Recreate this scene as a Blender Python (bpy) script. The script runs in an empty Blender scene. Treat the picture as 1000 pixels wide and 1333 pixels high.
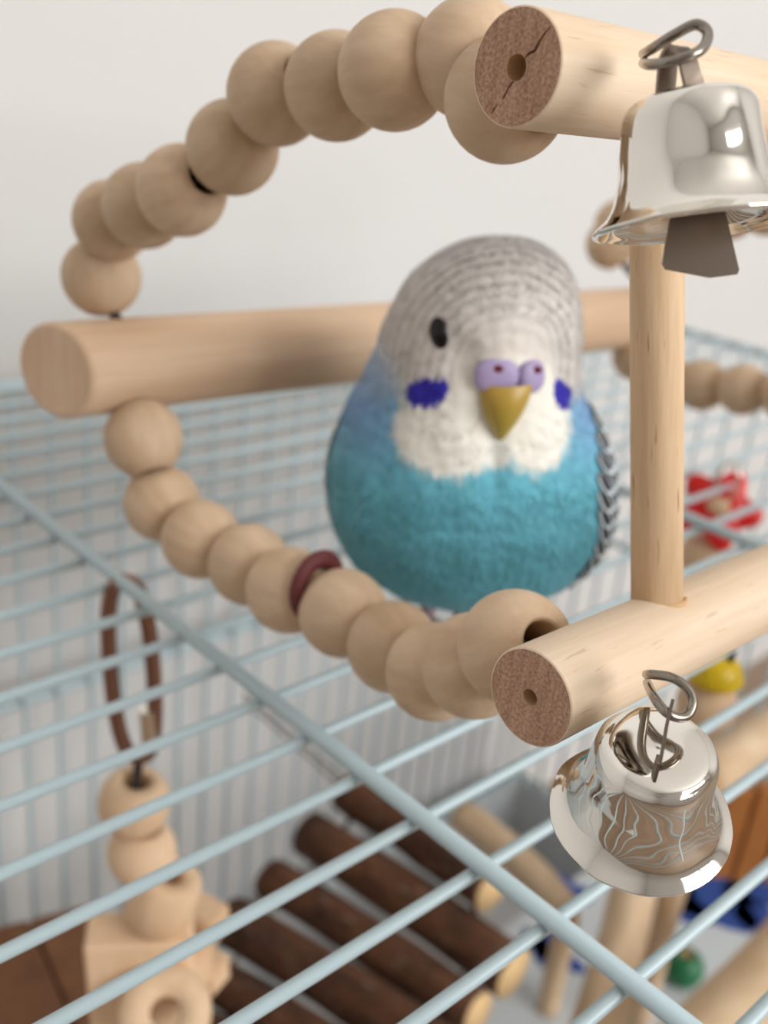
import bpy, bmesh, math, random
import numpy as np
from mathutils import Vector, Matrix, noise as mnoise

random.seed(7)
rng = np.random.default_rng(7)
SC = bpy.context.scene
COL = SC.collection
R_ = math.radians

# ------------------------------------------------------------------ camera
FPX, PPX, PPY = 1360.0, 500.0, 666.5          # focal length / image centre in pixels of 1000x1333
H = 0.110                                     # camera stands 110 mm above the cage roof
RGT = np.array([0.73562, -0.67047, 0.09664])  # camera axes in the cage's own frame (x, y along the roof)
FWD = np.array([0.64601, 0.65143, -0.39789])
UPV = np.cross(RGT, FWD)
UPV /= np.linalg.norm(UPV)
YAW = math.atan2(-FWD[0], FWD[1])
cam_d = bpy.data.cameras.new('camera')
cam = bpy.data.objects.new('camera', cam_d)
COL.objects.link(cam)
cam.location = (0, 0, H)
cam.rotation_euler = Matrix((RGT.tolist(), UPV.tolist(), (-FWD).tolist())).transposed().to_euler()
cam_d.sensor_fit = 'VERTICAL'
cam_d.sensor_height = 36.0
cam_d.sensor_width = 27.0
cam_d.lens = 36.0 * FPX / 1333.0
cam_d.clip_start = 0.002
cam_d.clip_end = 50
cam_d.dof.use_dof = True
cam_d.dof.focus_distance = 0.114
cam_d.dof.aperture_fstop = cam_d.lens / 1.9    # iris 1.9 mm wide
cam_d.dof.aperture_blades = 0
SC.camera = cam

# ------------------------------------------------------------------ world, light, exposure
SC.view_settings.view_transform = 'Standard'
SC.view_settings.look = 'None'
SC.view_settings.gamma = 1.0
SC.view_settings.use_curve_mapping = False
SC.view_settings.exposure = 0.0
W = bpy.data.worlds.new('daylight')
SC.world = W
W.use_nodes = True
W.node_tree.nodes['Background'].inputs[0].default_value = (0.80, 0.90, 1.0, 1)
W.node_tree.nodes['Background'].inputs[1].default_value = 1.2

ROOM = dict(x0=-1.7, x1=2.3, y0=-1.9, y1=0.345, z0=-0.36, z1=2.1)
WIN = dict(x0=-0.15, x1=1.55, z0=0.25, z1=1.75)
ld = bpy.data.lights.new('window_front_offscreen', 'AREA')
ld.shape = 'RECTANGLE'
ld.size, ld.size_y = WIN['x1'] - WIN['x0'], WIN['z1'] - WIN['z0']
ld.energy = 62
ld.color = (1.0, 0.985, 0.965)
lo = bpy.data.objects.new('window_front_offscreen', ld)
COL.objects.link(lo)
lo.location = ((WIN['x0'] + WIN['x1']) / 2, ROOM['y0'] - 0.13, (WIN['z0'] + WIN['z1']) / 2)
lo.rotation_euler = (math.pi / 2, 0, 0)

# ------------------------------------------------------------------ helpers
DSC = 1360.0 / 1105.0      # the depths below were paced out for a shorter lens


def P(u, v, d):
    """world point at depth d (metres) along the sight line measured in the photograph"""
    q = np.array([0, 0, H]) + d * DSC * (FWD + RGT * (u - PPX) / FPX - UPV * (v - PPY) / FPX)
    return Vector(q.tolist())


def px(q):
    q = np.array(q) - np.array([0, 0, H])
    dd = q @ FWD
    return PPX + FPX * (q @ RGT) / dd, PPY - FPX * (q @ UPV) / dd


def lin(c):
    out = []
    for x in c:
        x = x / 255.0
        out.append(x / 12.92 if x <= 0.04045 else ((x + 0.055) / 1.055) ** 2.4)
    return tuple(out)


def lin4(c):
    return lin(c) + (1.0,)


def mesh(name, verts, faces, fmats=None, smooth=True):
    me = bpy.data.meshes.new(name)
    me.from_pydata([tuple(v) for v in verts], [], [tuple(f) for f in faces])
    if smooth:
        me.polygons.foreach_set('use_smooth', [True] * len(me.polygons))
    if fmats is not None:
        me.polygons.foreach_set('material_index', fmats)
    me.update()
    return me


WORLD = {}      # where each object stands, so that parts can be given in world space


def obj(name, me, mats=None, parent=None, loc=(0, 0, 0), rot=None):
    """link a mesh; loc is given in world space when the parent is unrotated"""
    o = bpy.data.objects.new(name, me)
    COL.objects.link(o)
    if mats is not None and len(me.materials) == 0:
        for m in (mats if isinstance(mats, (list, tuple)) else [mats]):
            me.materials.append(m)
    o.location = loc
    if rot is not None:
        o.rotation_euler = rot.to_euler() if isinstance(rot, Matrix) else rot
    if parent is not None:
        o.parent = parent
        if parent.name in WORLD:
            o.matrix_parent_inverse = WORLD[parent.name].inverted()
    WORLD[o.name] = Matrix.Translation(o.location) @ o.rotation_euler.to_matrix().to_4x4()
    return o


def thing(name, label, cat, loc=(0, 0, 0), group=None, rotz=0):
    o = bpy.data.objects.new(name, None)
    o.empty_display_size = 0.01
    COL.objects.link(o)
    o.location = loc
    o.rotation_euler = (0, 0, rotz)
    WORLD[o.name] = Matrix.Translation(Vector(loc))
    return tag(o, label, cat, group)


def tag(o, label, cat, group=None):
    o['label'] = label
    o['category'] = cat
    if group:
        o['group'] = group
    return o


def struct(o):
    o['kind'] = 'structure'
    return o


def align(d, up=None):
    """rotation that takes local Z to direction d"""
    return Vector(d).normalized().to_track_quat('Z', 'Y').to_matrix()


def lathe(prof, n=32, mats=None, closed=False):
    """prof: list of (r, z); mats: material index for each profile segment"""
    V, F, M = [], [], []
    k = len(prof)
    for r, z in prof:
        for i in range(n):
            a = 2 * math.pi * i / n
            V.append((r * math.cos(a), r * math.sin(a), z))
    segs = k if closed else k - 1
    for j in range(segs):
        j2 = (j + 1) % k
        for i in range(n):
            i2 = (i + 1) % n
            F.append((j * n + i, j * n + i2, j2 * n + i2, j2 * n + i))
            M.append(mats[j] if mats else 0)
    return V, F, M


def spline(pts, per=8, closed=False):
    pts = [Vector(p) for p in pts]
    n = len(pts)
    out = []
    for i in range(n if closed else n - 1):
        if closed:
            p0, p1, p2, p3 = pts[(i - 1) % n], pts[i], pts[(i + 1) % n], pts[(i + 2) % n]
        else:
            p0, p1, p2, p3 = pts[max(i - 1, 0)], pts[i], pts[i + 1], pts[min(i + 2, n - 1)]
        for k in range(per):
            t = k / per
            out.append(0.5 * ((2 * p1) + (p2 - p0) * t + (2 * p0 - 5 * p1 + 4 * p2 - p3) * t * t
                              + (3 * p1 - p0 - 3 * p2 + p3) * t ** 3))
    if not closed:
        out.append(pts[-1])
    return out


def tube(path, r, n=12, closed=False, caps=True, flat=None, side=None):
    """tube along a path; flat=(a, b) makes a ribbon a wide (along `side`) and b thick"""
    path = [Vector(p) for p in path]
    V, F = [], []
    k = len(path)
    prev = None
    for i, p in enumerate(path):
        if closed:
            t = path[(i + 1) % k] - path[i - 1]
        else:
            t = path[min(i + 1, k - 1)] - path[max(i - 1, 0)]
        t.normalize()
        if side is not None:
            a = (Vector(side) - t * t.dot(Vector(side))).normalized()
        elif prev is None:
            a = t.orthogonal().normalized()
        else:
            a = (prev - t * prev.dot(t)).normalized()
        prev = a
        b = t.cross(a)
        rr = r[i] if isinstance(r, (list, tuple)) else r
        if flat:
            for sa, sb in ((1, 1), (-1, 1), (-1, -1), (1, -1)):
                V.append(p + a * sa * flat[0] / 2 + b * sb * flat[1] / 2)
        else:
            for j in range(n):
                an = 2 * math.pi * j / n
                V.append(p + (a * math.cos(an) + b * math.sin(an)) * rr)
    m = 4 if flat else n
    for i in range(k if closed else k - 1):
        i2 = (i + 1) % k
        for j in range(m):
            j2 = (j + 1) % m
            F.append((i * m + j, i * m + j2, i2 * m + j2, i2 * m + j))
    if caps and not closed:
        F.append(tuple(range(m))[::-1])
        F.append(tuple((k - 1) * m + j for j in range(m)))
    return V, F


def box(sx, sy, sz, bev=0.0, seg=2, smooth=False):
    bm = bmesh.new()
    bmesh.ops.create_cube(bm, size=1)
    for v in bm.verts:
        v.co = Vector((v.co.x * sx, v.co.y * sy, v.co.z * sz))
    if bev > 0:
        bmesh.ops.bevel(bm, geom=list(bm.edges), offset=bev, segments=seg, profile=0.5, affect='EDGES')
    me = bpy.data.meshes.new('box')
    bm.to_mesh(me)
    bm.free()
    if smooth:
        me.polygons.foreach_set('use_smooth', [True] * len(me.polygons))
    return me


def ellipsoid(rx, ry, rz, n=24, m=14, sq=1.0):
    pw = lambda q: math.copysign(abs(q) ** sq, q)
    V, F = [], []
    for j in range(m + 1):
        t = math.pi * j / m
        for i in range(n):
            a = 2 * math.pi * i / n
            V.append((rx * pw(math.sin(t)) * pw(math.cos(a)), ry * pw(math.sin(t)) * pw(math.sin(a)), rz * pw(math.cos(t))))
    for j in range(m):
        for i in range(n):
            i2 = (i + 1) % n
            F.append((j * n + i, (j + 1) * n + i, (j + 1) * n + i2, j * n + i2))
    return V, F


# ------------------------------------------------------------------ materials
def new_mat(name):
    m = bpy.data.materials.new(name)
    m.use_nodes = True
    nt = m.node_tree
    b = nt.nodes['Principled BSDF']
    return m, nt, b


def N(nt, kind, **kw):
    n = nt.nodes.new(kind)
    for k, v in kw.items():
        setattr(n, k, v)
    return n


def L(nt, a, b):
    nt.links.new(a, b)


def plain(name, col, rough=0.5, metal=0.0, spec=0.5, bump=0.0, bscale=400.0):
    m, nt, b = new_mat(name)
    b.inputs['Base Color'].default_value = lin4(col)
    b.inputs['Roughness'].default_value = rough
    b.inputs['Metallic'].default_value = metal
    b.inputs['Specular IOR Level'].default_value = spec
    if bump > 0:
        tc = N(nt, 'ShaderNodeTexCoord')
        nz = N(nt, 'ShaderNodeTexNoise')
        nz.inputs['Scale'].default_value = bscale
        nz.inputs['Detail'].default_value = 4
        bp = N(nt, 'ShaderNodeBump')
        bp.inputs['Strength'].default_value = bump
        bp.inputs['Distance'].default_value = 0.0004
        L(nt, tc.outputs['Object'], nz.inputs['Vector'])
        L(nt, nz.outputs['Fac'], bp.inputs['Height'])
        L(nt, bp.outputs['Normal'], b.inputs['Normal'])
    return m


def wood(name, ca, cb, cc=None, scale=(700, 700, 60), rough=0.62, bump=0.12, flecks=0.0):
    """grain runs along local Z; ca light, cb dark grain, cc sparse flecks"""
    m, nt, b = new_mat(name)
    tc = N(nt, 'ShaderNodeTexCoord')
    oi = N(nt, 'ShaderNodeObjectInfo')
    add = N(nt, 'ShaderNodeVectorMath', operation='ADD')
    off = N(nt, 'ShaderNodeVectorMath', operation='SCALE')
    off.inputs[0].default_value = (0.31, 0.17, 0.53)
    L(nt, oi.outputs['Random'], off.inputs['Scale'])
    L(nt, tc.outputs['Object'], add.inputs[0])
    L(nt, off.outputs[0], add.inputs[1])
    mp = N(nt, 'ShaderNodeMapping')
    mp.inputs['Scale'].default_value = scale
    L(nt, add.outputs[0], mp.inputs['Vector'])
    n1 = N(nt, 'ShaderNodeTexNoise')
    n1.inputs['Scale'].default_value = 1.0
    n1.inputs['Detail'].default_value = 6
    n1.inputs['Roughness'].default_value = 0.6
    L(nt, mp.outputs[0], n1.inputs['Vector'])
    mp2 = N(nt, 'ShaderNodeMapping')
    mp2.inputs['Scale'].default_value = (scale[0] * .22, scale[1] * .22, scale[2] * .35)
    L(nt, add.outputs[0], mp2.inputs['Vector'])
    n2 = N(nt, 'ShaderNodeTexNoise')
    n2.inputs['Scale'].default_value = 1.0
    n2.inputs['Detail'].default_value = 3
    L(nt, mp2.outputs[0], n2.inputs['Vector'])
    mixf = N(nt, 'ShaderNodeMath', operation='MULTIPLY_ADD')
    L(nt, n1.outputs['Fac'], mixf.inputs[0])
    mixf.inputs[1].default_value = 0.55
    half = N(nt, 'ShaderNodeMath', operation='MULTIPLY')
    L(nt, n2.outputs['Fac'], half.inputs[0])
    half.inputs[1].default_value = 0.45
    L(nt, half.outputs[0], mixf.inputs[2])
    cr = N(nt, 'ShaderNodeValToRGB')
    cr.color_ramp.elements[0].position = 0.32
    cr.color_ramp.elements[0].color = lin4(cb)
    cr.color_ramp.elements[1].position = 0.62
    cr.color_ramp.elements[1].color = lin4(ca)
    L(nt, mixf.outputs[0], cr.inputs['Fac'])
    src = cr.outputs['Color']
    # every piece its own slightly different tone
    hv = N(nt, 'ShaderNodeHueSaturation')
    mr = N(nt, 'ShaderNodeMapRange')
    mr.inputs['To Min'].default_value = 0.93
    mr.inputs['To Max'].default_value = 1.05
    L(nt, oi.outputs['Random'], mr.inputs['Value'])
    L(nt, mr.outputs[0], hv.inputs['Value'])
    L(nt, src, hv.inputs['Color'])
    src = hv.outputs['Color']
    if flecks > 0:
        mp3 = N(nt, 'ShaderNodeMapping')
        mp3.inputs['Scale'].default_value = (1500, 1500, 150)
        L(nt, add.outputs[0], mp3.inputs['Vector'])
        n3 = N(nt, 'ShaderNodeTexNoise')
        n3.inputs['Scale'].default_value = 1.0
        n3.inputs['Detail'].default_value = 2
        L(nt, mp3.outputs[0], n3.inputs['Vector'])
        r3 = N(nt, 'ShaderNodeValToRGB')
        r3.color_ramp.elements[0].position = 0.66
        r3.color_ramp.elements[0].color = (0, 0, 0, 1)
        r3.color_ramp.elements[1].position = 0.74
        r3.color_ramp.elements[1].color = (flecks, flecks, flecks, 1)
        L(nt, n3.outputs['Fac'], r3.inputs['Fac'])
        mx = N(nt, 'ShaderNodeMix', data_type='RGBA')
        L(nt, r3.outputs['Color'], mx.inputs['Factor'])
        L(nt, src, mx.inputs['A'])
        mx.inputs['B'].default_value = lin4(cc or cb)
        src = mx.outputs['Result']
    L(nt, src, b.inputs['Base Color'])
    b.inputs['Roughness'].default_value = rough
    b.inputs['Specular IOR Level'].default_value = 0.3
    bp = N(nt, 'ShaderNodeBump')
    bp.inputs['Strength'].default_value = bump
    bp.inputs['Distance'].default_value = 0.0003
    L(nt, n1.outputs['Fac'], bp.inputs['Height'])
    L(nt, bp.outputs['Normal'], b.inputs['Normal'])
    return m


def end_grain(name, ca, cb, crack):
    """sawn end of a dowel: pores, growth bands and (crack) a ragged split; local XY is the cut"""
    m, nt, b = new_mat(name)
    tc = N(nt, 'ShaderNodeTexCoord')
    n1 = N(nt, 'ShaderNodeTexNoise')
    n1.inputs['Scale'].default_value = 2600
    n1.inputs['Detail'].default_value = 5
    L(nt, tc.outputs['Object'], n1.inputs['Vector'])
    mp = N(nt, 'ShaderNodeMapping')
    mp.inputs['Scale'].default_value = (900, 130, 1)
    mp.inputs['Rotation'].default_value = (0, 0, R_(18))
    L(nt, tc.outputs['Object'], mp.inputs['Vector'])
    n2 = N(nt, 'ShaderNodeTexNoise')
    n2.inputs['Scale'].default_value = 1
    n2.inputs['Detail'].default_value = 3
    L(nt, mp.outputs[0], n2.inputs['Vector'])
    mul = N(nt, 'ShaderNodeMath', operation='MULTIPLY_ADD')
    L(nt, n1.outputs['Fac'], mul.inputs[0])
    mul.inputs[1].default_value = 0.6
    m2 = N(nt, 'ShaderNodeMath', operation='MULTIPLY')
    L(nt, n2.outputs['Fac'], m2.inputs[0])
    m2.inputs[1].default_value = 0.4
    L(nt, m2.outputs[0], mul.inputs[2])
    cr = N(nt, 'ShaderNodeValToRGB')
    cr.color_ramp.elements[0].position = 0.36
    cr.color_ramp.elements[0].color = lin4(cb)
    cr.color_ramp.elements[1].position = 0.6
    cr.color_ramp.elements[1].color = lin4(ca)
    L(nt, mul.outputs[0], cr.inputs['Fac'])
    L(nt, cr.outputs['Color'], b.inputs['Base Color'])
    b.inputs['Roughness'].default_value = 0.9
    b.inputs['Specular IOR Level'].default_value = 0.1
    bp = N(nt, 'ShaderNodeBump')
    bp.inputs['Strength'].default_value = 0.8
    bp.inputs['Distance'].default_value = 0.0003
    L(nt, mul.outputs[0], bp.inputs['Height'])
    L(nt, bp.outputs['Normal'], b.inputs['Normal'])
    return m


def vcol_mat(name, rough=0.8, spec=0.2, sheen=0.0, bump=0.0):
    m, nt, b = new_mat(name)
    at = N(nt, 'ShaderNodeVertexColor')
    at.layer_name = 'col'
    L(nt, at.outputs['Color'], b.inputs['Base Color'])
    b.inputs['Roughness'].default_value = rough
    b.inputs['Specular IOR Level'].default_value = spec
    if sheen:
        b.inputs['Sheen Weight'].default_value = sheen
    return m


def set_vcol(me, cols):
    a = me.color_attributes.new('col', 'FLOAT_COLOR', 'POINT')
    c = np.ones((len(me.vertices), 4), dtype=np.float32)
    c[:, :3] = cols
    a.data.foreach_set('color', c.ravel())


M = {}
M['bead'] = wood('bead_wood', (219, 192, 162), (196, 165, 132), scale=(420, 420, 60), rough=0.55, bump=0.06)
M['dowel'] = wood('dowel_wood', (236, 214, 188), (222, 194, 162), (176, 128, 88), scale=(800, 800, 45), flecks=0.35)
M['perch'] = wood('perch_wood', (226, 196, 166), (208, 174, 142), scale=(500, 500, 30))
M['post'] = wood('post_wood', (226, 196, 160), (206, 172, 134), (150, 104, 70), scale=(900, 900, 70), flecks=0.8, bump=0.3)
M['end'] = end_grain('sawn_end_grain', (206, 170, 146), (160, 120, 96), False)
M['perch_end'] = wood('perch_end_wood', (226, 196, 166), (208, 174, 142), scale=(600, 60, 60))
M['hole'] = plain('raw_drilled_wood', (206, 168, 126), 0.9)
M['chrome'] = plain('nickel_plate', (232, 228, 220), 0.06, 1.0)
M['steel'] = plain('steel_wire', (150, 142, 132), 0.25, 1.0)
M['dull_steel'] = plain('dull_sheet_steel', (140, 126, 114), 0.3, 1.0)
M['wire'] = plain('painted_wire', (184, 203, 209), 0.30, 0.0, 0.6)
M['cord'] = plain('dark_cord', (60, 50, 44), 0.9)
M['spacer'] = plain('dark_red_ring', (104, 44, 44), 0.6)
M['wall'] = plain('white_wall_paint', (218, 216, 214), 0.85, 0, 0.2, bump=0.05, bscale=60)
M['ceiling'] = plain('ceiling_paint', (236, 235, 232), 0.9)
M['floor'] = wood('floor_boards', (150, 128, 108), (122, 100, 82), scale=(3, 40, 40), rough=0.45)
M['frame'] = plain('window_frame_paint', (232, 232, 230), 0.5)
M['tray'] = plain('tray_plastic', (196, 200, 202), 0.5)
M['liner'] = plain('tray_paper', (206, 205, 203), 0.8, bump=0.1, bscale=80)
M['blue'] = plain('blue_print', (24, 62, 140), 0.6)
M['copper'] = plain('brown_link_metal', (150, 118, 104), 0.25, 1.0)
M['toy'] = wood('toy_wood', (238, 206, 172), (224, 188, 150), scale=(300, 300, 40))
M['bark'] = wood('bark', (108, 70, 46), (44, 27, 19), (165, 156, 148), scale=(230, 230, 70), flecks=0.8, rough=0.85, bump=0.8)
M['cut'] = plain('cut_branch_end', (220, 186, 136), 0.8)
M['brown'] = wood('brown_board', (122, 82, 54), (92, 58, 36), scale=(200, 200, 30))
M['branch'] = wood('stripped_branch', (222, 196, 164), (196, 164, 128), scale=(200, 200, 60), bump=0.4)
M['orange'] = wood('orange_slats', (176, 116, 62), (140, 86, 42), scale=(300, 300, 30))
M['red'] = plain('red_plastic', (240, 30, 26), 0.35)
M['yellow'] = plain('yellow_plastic', (232, 196, 26), 0.35)
M['green'] = plain('green_plastic', (22, 104, 62), 0.4)

# ------------------------------------------------------------------ room
def slab(name, x0, x1, y0, y1, z0, z1, m):
    o = obj(name, box(x1 - x0, y1 - y0, z1 - z0), m, None,
            ((x0 + x1) / 2, (y0 + y1) / 2, (z0 + z1) / 2))
    return struct(o)


r = ROOM
T = 0.12
slab('floor', r['x0'] - T, r['x1'] + T, r['y0'] - T, r['y1'] + T, r['z0'] - T, r['z0'], M['floor'])
slab('ceiling', r['x0'] - T, r['x1'] + T, r['y0'] - T, r['y1'] + T, r['z1'], r['z1'] + T, M['ceiling'])
slab('wall_back', r['x0'], r['x1'], r['y1'], r['y1'] + T, r['z0'], r['z1'], M['wall'])
slab('wall_left', r['x0'] - T, r['x0'], r['y0'], r['y1'], r['z0'], r['z1'], M['wall'])
slab('wall_right', r['x1'], r['x1'] + T, r['y0'], r['y1'], r['z0'], r['z1'], M['wall'])
# window wall behind the camera: four strips round the opening, one mesh
V, F = [], []
def addbox(V, F, x0, x1, y0, y1, z0, z1):
    b = len(V)
    V += [(x0, y0, z0), (x1, y0, z0), (x1, y1, z0), (x0, y1, z0), (x0, y0, z1), (x1, y0, z1), (x1, y1, z1), (x0, y1, z1)]
    F += [tuple(b + i for i in f) for f in ((0, 3, 2, 1), (4, 5, 6, 7), (0, 1, 5, 4), (1, 2, 6, 5), (2, 3, 7, 6), (3, 0, 4, 7))]
w = WIN
addbox(V, F, r['x0'], w['x0'], r['y0'] - T, r['y0'], r['z0'], r['z1'])
addbox(V, F, w['x1'], r['x1'], r['y0'] - T, r['y0'], r['z0'], r['z1'])
addbox(V, F, w['x0'], w['x1'], r['y0'] - T, r['y0'], r['z0'], w['z0'])
addbox(V, F, w['x0'], w['x1'], r['y0'] - T, r['y0'], w['z1'], r['z1'])
struct(obj('wall_front', mesh('wall_front', V, F, smooth=False), M['wall']))
V, F = [], []
fw = 0.05
yy0, yy1 = r['y0'] - 0.08, r['y0'] - 0.03
addbox(V, F, w['x0'], w['x0'] + fw, yy0, yy1, w['z0'], w['z1'])
addbox(V, F, w['x1'] - fw, w['x1'], yy0, yy1, w['z0'], w['z1'])
addbox(V, F, w['x0'] + fw, w['x1'] - fw, yy0, yy1, w['z0'], w['z0'] + fw)
addbox(V, F, w['x0'] + fw, w['x1'] - fw, yy0, yy1, w['z1'] - fw, w['z1'])
xm = (w['x0'] + w['x1']) / 2
addbox(V, F, xm - 0.035, xm + 0.035, yy0, yy1, w['z0'] + fw, w['z1'] - fw)
struct(obj('window_1', mesh('window_1', V, F, smooth=False), M['frame']))

# ------------------------------------------------------------------ cage
CX0, CX1, CY0, CY1, CZ0 = -0.06, 0.467, -0.03, 0.322, -0.36
cage = thing('bird_cage', 'pale blue painted wire bird cage with flat barred roof', 'cage', (0.2, 0.145, CZ0))
TH = 0.00105      # thin wire radius


def rod_mesh(length, rad, n=10):
    V, F, _ = lathe([(0.0, -length / 2), (rad, -length / 2), (rad, length / 2), (0.0, length / 2)], n)
    me = mesh('rod', V, F)
    return me


AX = align((1, 0, 0))
AY = align((0, 1, 0))
me_top = rod_mesh(CX1 - CX0, TH)
ys = [0.10026 + 0.01342 * k for k in range(-9, 17)]
ys = [y for y in ys if CY0 < y < CY1]
for y in ys:
    obj('roof_wire', me_top, M['wire'], cage, ((CX0 + CX1) / 2, y, 0), AX)
me_cross = rod_mesh(CY1 - CY0, 0.0015, 12)
for x in (0.09976, 0.247, 0.394):
    obj('cross_wire', me_cross, M['wire'], cage, (x, (CY0 + CY1) / 2, 0.0024), AY)
me_rx = rod_mesh(CX1 - CX0, 0.002, 12)
me_ry = rod_mesh(CY1 - CY0, 0.002, 12)
for z in (-0.001, -0.125, CZ0 + 0.055):
    obj('wall_rail', me_rx, M['wire'], cage, ((CX0 + CX1) / 2, CY1, z), AX)
    obj('wall_rail', me_ry, M['wire'], cage, (CX1, (CY0 + CY1) / 2, z), AY)
me_v = rod_mesh(-CZ0 - 0.05, 0.0011)
k = 0
x = CX0 + 0.01
while x < CX1:
    obj('wall_wire', me_v, M['wire'], cage, (x, CY1 - 0.0033, (CZ0 + 0.05) / 2), None)
    x += 0.0135
y = CY0 + 0.01
while y < CY1 - 0.01:
    obj('wall_wire', me_v, M['wire'], cage, (CX1 - 0.0033, y, (CZ0 + 0.05) / 2), None)
    y += 0.0135
# tray
V, F = [], []
addbox(V, F, CX0, CX1, CY0, CY1, CZ0, CZ0 + 0.006)
addbox(V, F, CX0, CX1, CY1 - 0.004, CY1 + 0.004, CZ0 + 0.006, CZ0 + 0.055)
addbox(V, F, CX1 - 0.004, CX1 + 0.004, CY0, CY1 - 0.004, CZ0 + 0.006, CZ0 + 0.055)
obj('tray', mesh('tray', V, F, smooth=False), M['tray'], cage)
tag(obj('tray_liner', box(CX1 - CX0 - 0.02, CY1 - CY0 - 0.02, 0.001), M['liner'], None,
        ((CX0 + CX1) / 2, (CY0 + CY1) / 2, CZ0 + 0.0067)), 'plain white paper lining the bottom tray of the cage', 'paper')
# raised shelf across one end of the cage
SHZ = -0.27
shelf = thing('cage_shelf', 'pale grey shelf with dark blue printed patches inside the cage', 'shelf', (0.366, 0.1, CZ0 + 0.0072))
obj('board', box(0.192, 0.24, 0.004, 0.001), M['tray'], shelf, (0.366, 0.1, SHZ - 0.002))
for lx in (0.28, 0.452):
    for ly in (-0.01, 0.21):
        obj('leg', box(0.010, 0.010, SHZ - 0.004 - CZ0 - 0.0072, 0.001), M['tray'], shelf, (lx, ly, (SHZ - 0.004 + CZ0 + 0.0072) / 2))


def floor_pt(u, v, z):
    a = P(u, v, 1.0)
    c = Vector((0, 0, H))
    dvec = a - c
    t = (z - H) / dvec.z
    return c + dvec * t


for (u, v, sx, sy) in ((930, 1172, 60, 26), (985, 1150, 40, 26), (880, 1165, 30, 22), (745, 1160, 18, 18), (720, 1245, 22, 24),
                       (705, 1225, 30, 12), (840, 1190, 30, 14), (985, 1190, 26, 20)):
    c = floor_pt(u, v, SHZ)
    s = (c - Vector((0, 0, H))).length / FPX
    pts = []
    for i in range(18):
        a = 2 * math.pi * i / 18
        q = 1 + 0.25 * math.sin(3 * a + u) + 0.12 * math.sin(5 * a + v)
        pts.append((c.x + math.cos(a) * sx * s * q, c.y + math.sin(a) * sy * s * 1.6 * q))
    V = [(p[0] - c.x, p[1] - c.y, 0.0) for p in pts] + [(p[0] - c.x, p[1] - c.y, 0.0003) for p in pts]
    F = [tuple(range(18))[::-1], tuple(range(18, 36))] + [(i, (i + 1) % 18, 18 + (i + 1) % 18, 18 + i) for i in range(18)]
    obj('print_patch', mesh('print_patch', V, F, smooth=False), M['blue'], shelf, c)

# ------------------------------------------------------------------ swing
DR = 0.0058
d2 = P(672, 88, 0.0855)
d3 = P(690, 908, 0.095)
DLEN = 0.205
SX = Vector((0.99938, 0.01070, -0.03366)).normalized()     # long axis of the swing's bars
swing = thing('bead_swing', 'natural wooden bird swing of dowels joined by strings of round beads', 'swing',
              (0.16, 0.11, 0.0))


def dowel(name, end, length, rad, mats, hole=0.0, bev=0.0006, n=64, slant=0.0):
    """dowel with its sawn end at `end`, running along +X"""
    prof, mi = [], []
    if hole:
        prof += [(0.0, 0.010), (hole, 0.010), (hole, 0.0)]
        mi += [2, 2, 1]
        for q in (0.45, 0.7):
            prof.append((rad * q, 0.0))
            mi.append(1)
    else:
        prof += [(0.0, 0.0), (rad * 0.5, 0.0)]
        mi += [1, 1]
    prof += [(rad - bev, 0.0)]
    mi += [0]
    prof += [(rad - bev * 0.3, bev * 0.3), (rad, bev), (rad, length * 0.5), (rad, length - bev), (rad - bev, length), (0, length)]
    mi += [0, 0, 0, 0, 0, 1]
    V, F, Mi = lathe(prof, n, mi)
    # orient so the faces look outward
    me = mesh(name, V, F, Mi)
    bm = bmesh.new()
    bm.from_mesh(me)
    bmesh.ops.remove_doubles(bm, verts=bm.verts, dist=1e-6)
    bmesh.ops.recalc_face_normals(bm, faces=bm.faces)
    if slant:
        lm = align(SX)
        for v in bm.verts:
            if v.co.z < length * 0.1:
                v.co.z -= slant * (lm @ Vector((v.co.x, v.co.y, 0))).y
    for v in bm.verts:          # slightly uneven turning
        if v.co.z > 0.002:
            k = 1 + 0.006 * mnoise.noise(Vector((v.co.x * 90, v.co.y * 90, v.co.z * 60)))
            v.co.x *= k
            v.co.y *= k
    for e in bm.edges:
        if len(e.link_faces) == 2 and e.link_faces[0].material_index != e.link_faces[1].material_index:
            e.smooth = False
    bm.to_mesh(me)
    bm.free()
    return obj(name, me, mats, swing, end, align(SX))


o = dowel('top_bar', d2, DLEN, DR, [M['dowel'], M['end'], M['hole']], hole=0.0013, bev=0.00022)
o['label'] = 'upper dowel with a split sawn end'
def carve(bar, parts):
    """cut closed cutter shapes (verts, faces in world space) out of a bar"""
    for V, F in parts:
        cm = mesh('cutter', V, F, [1] * len(F), smooth=False)
        bm = bmesh.new()
        bm.from_mesh(cm)
        bmesh.ops.recalc_face_normals(bm, faces=bm.faces)
        bm.to_mesh(cm)
        bm.free()
        c = bpy.data.objects.new('cutter', cm)
        COL.objects.link(c)
        md = bar.modifiers.new('cut', 'BOOLEAN')
        md.operation, md.solver, md.object = 'DIFFERENCE', 'EXACT', c
        bpy.context.view_layer.update()
        ev = bar.evaluated_get(bpy.context.evaluated_depsgraph_get())
        nm = bpy.data.meshes.new_from_object(ev)
        bar.modifiers.clear()
        bar.data = nm
        bpy.data.objects.remove(c)


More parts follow.
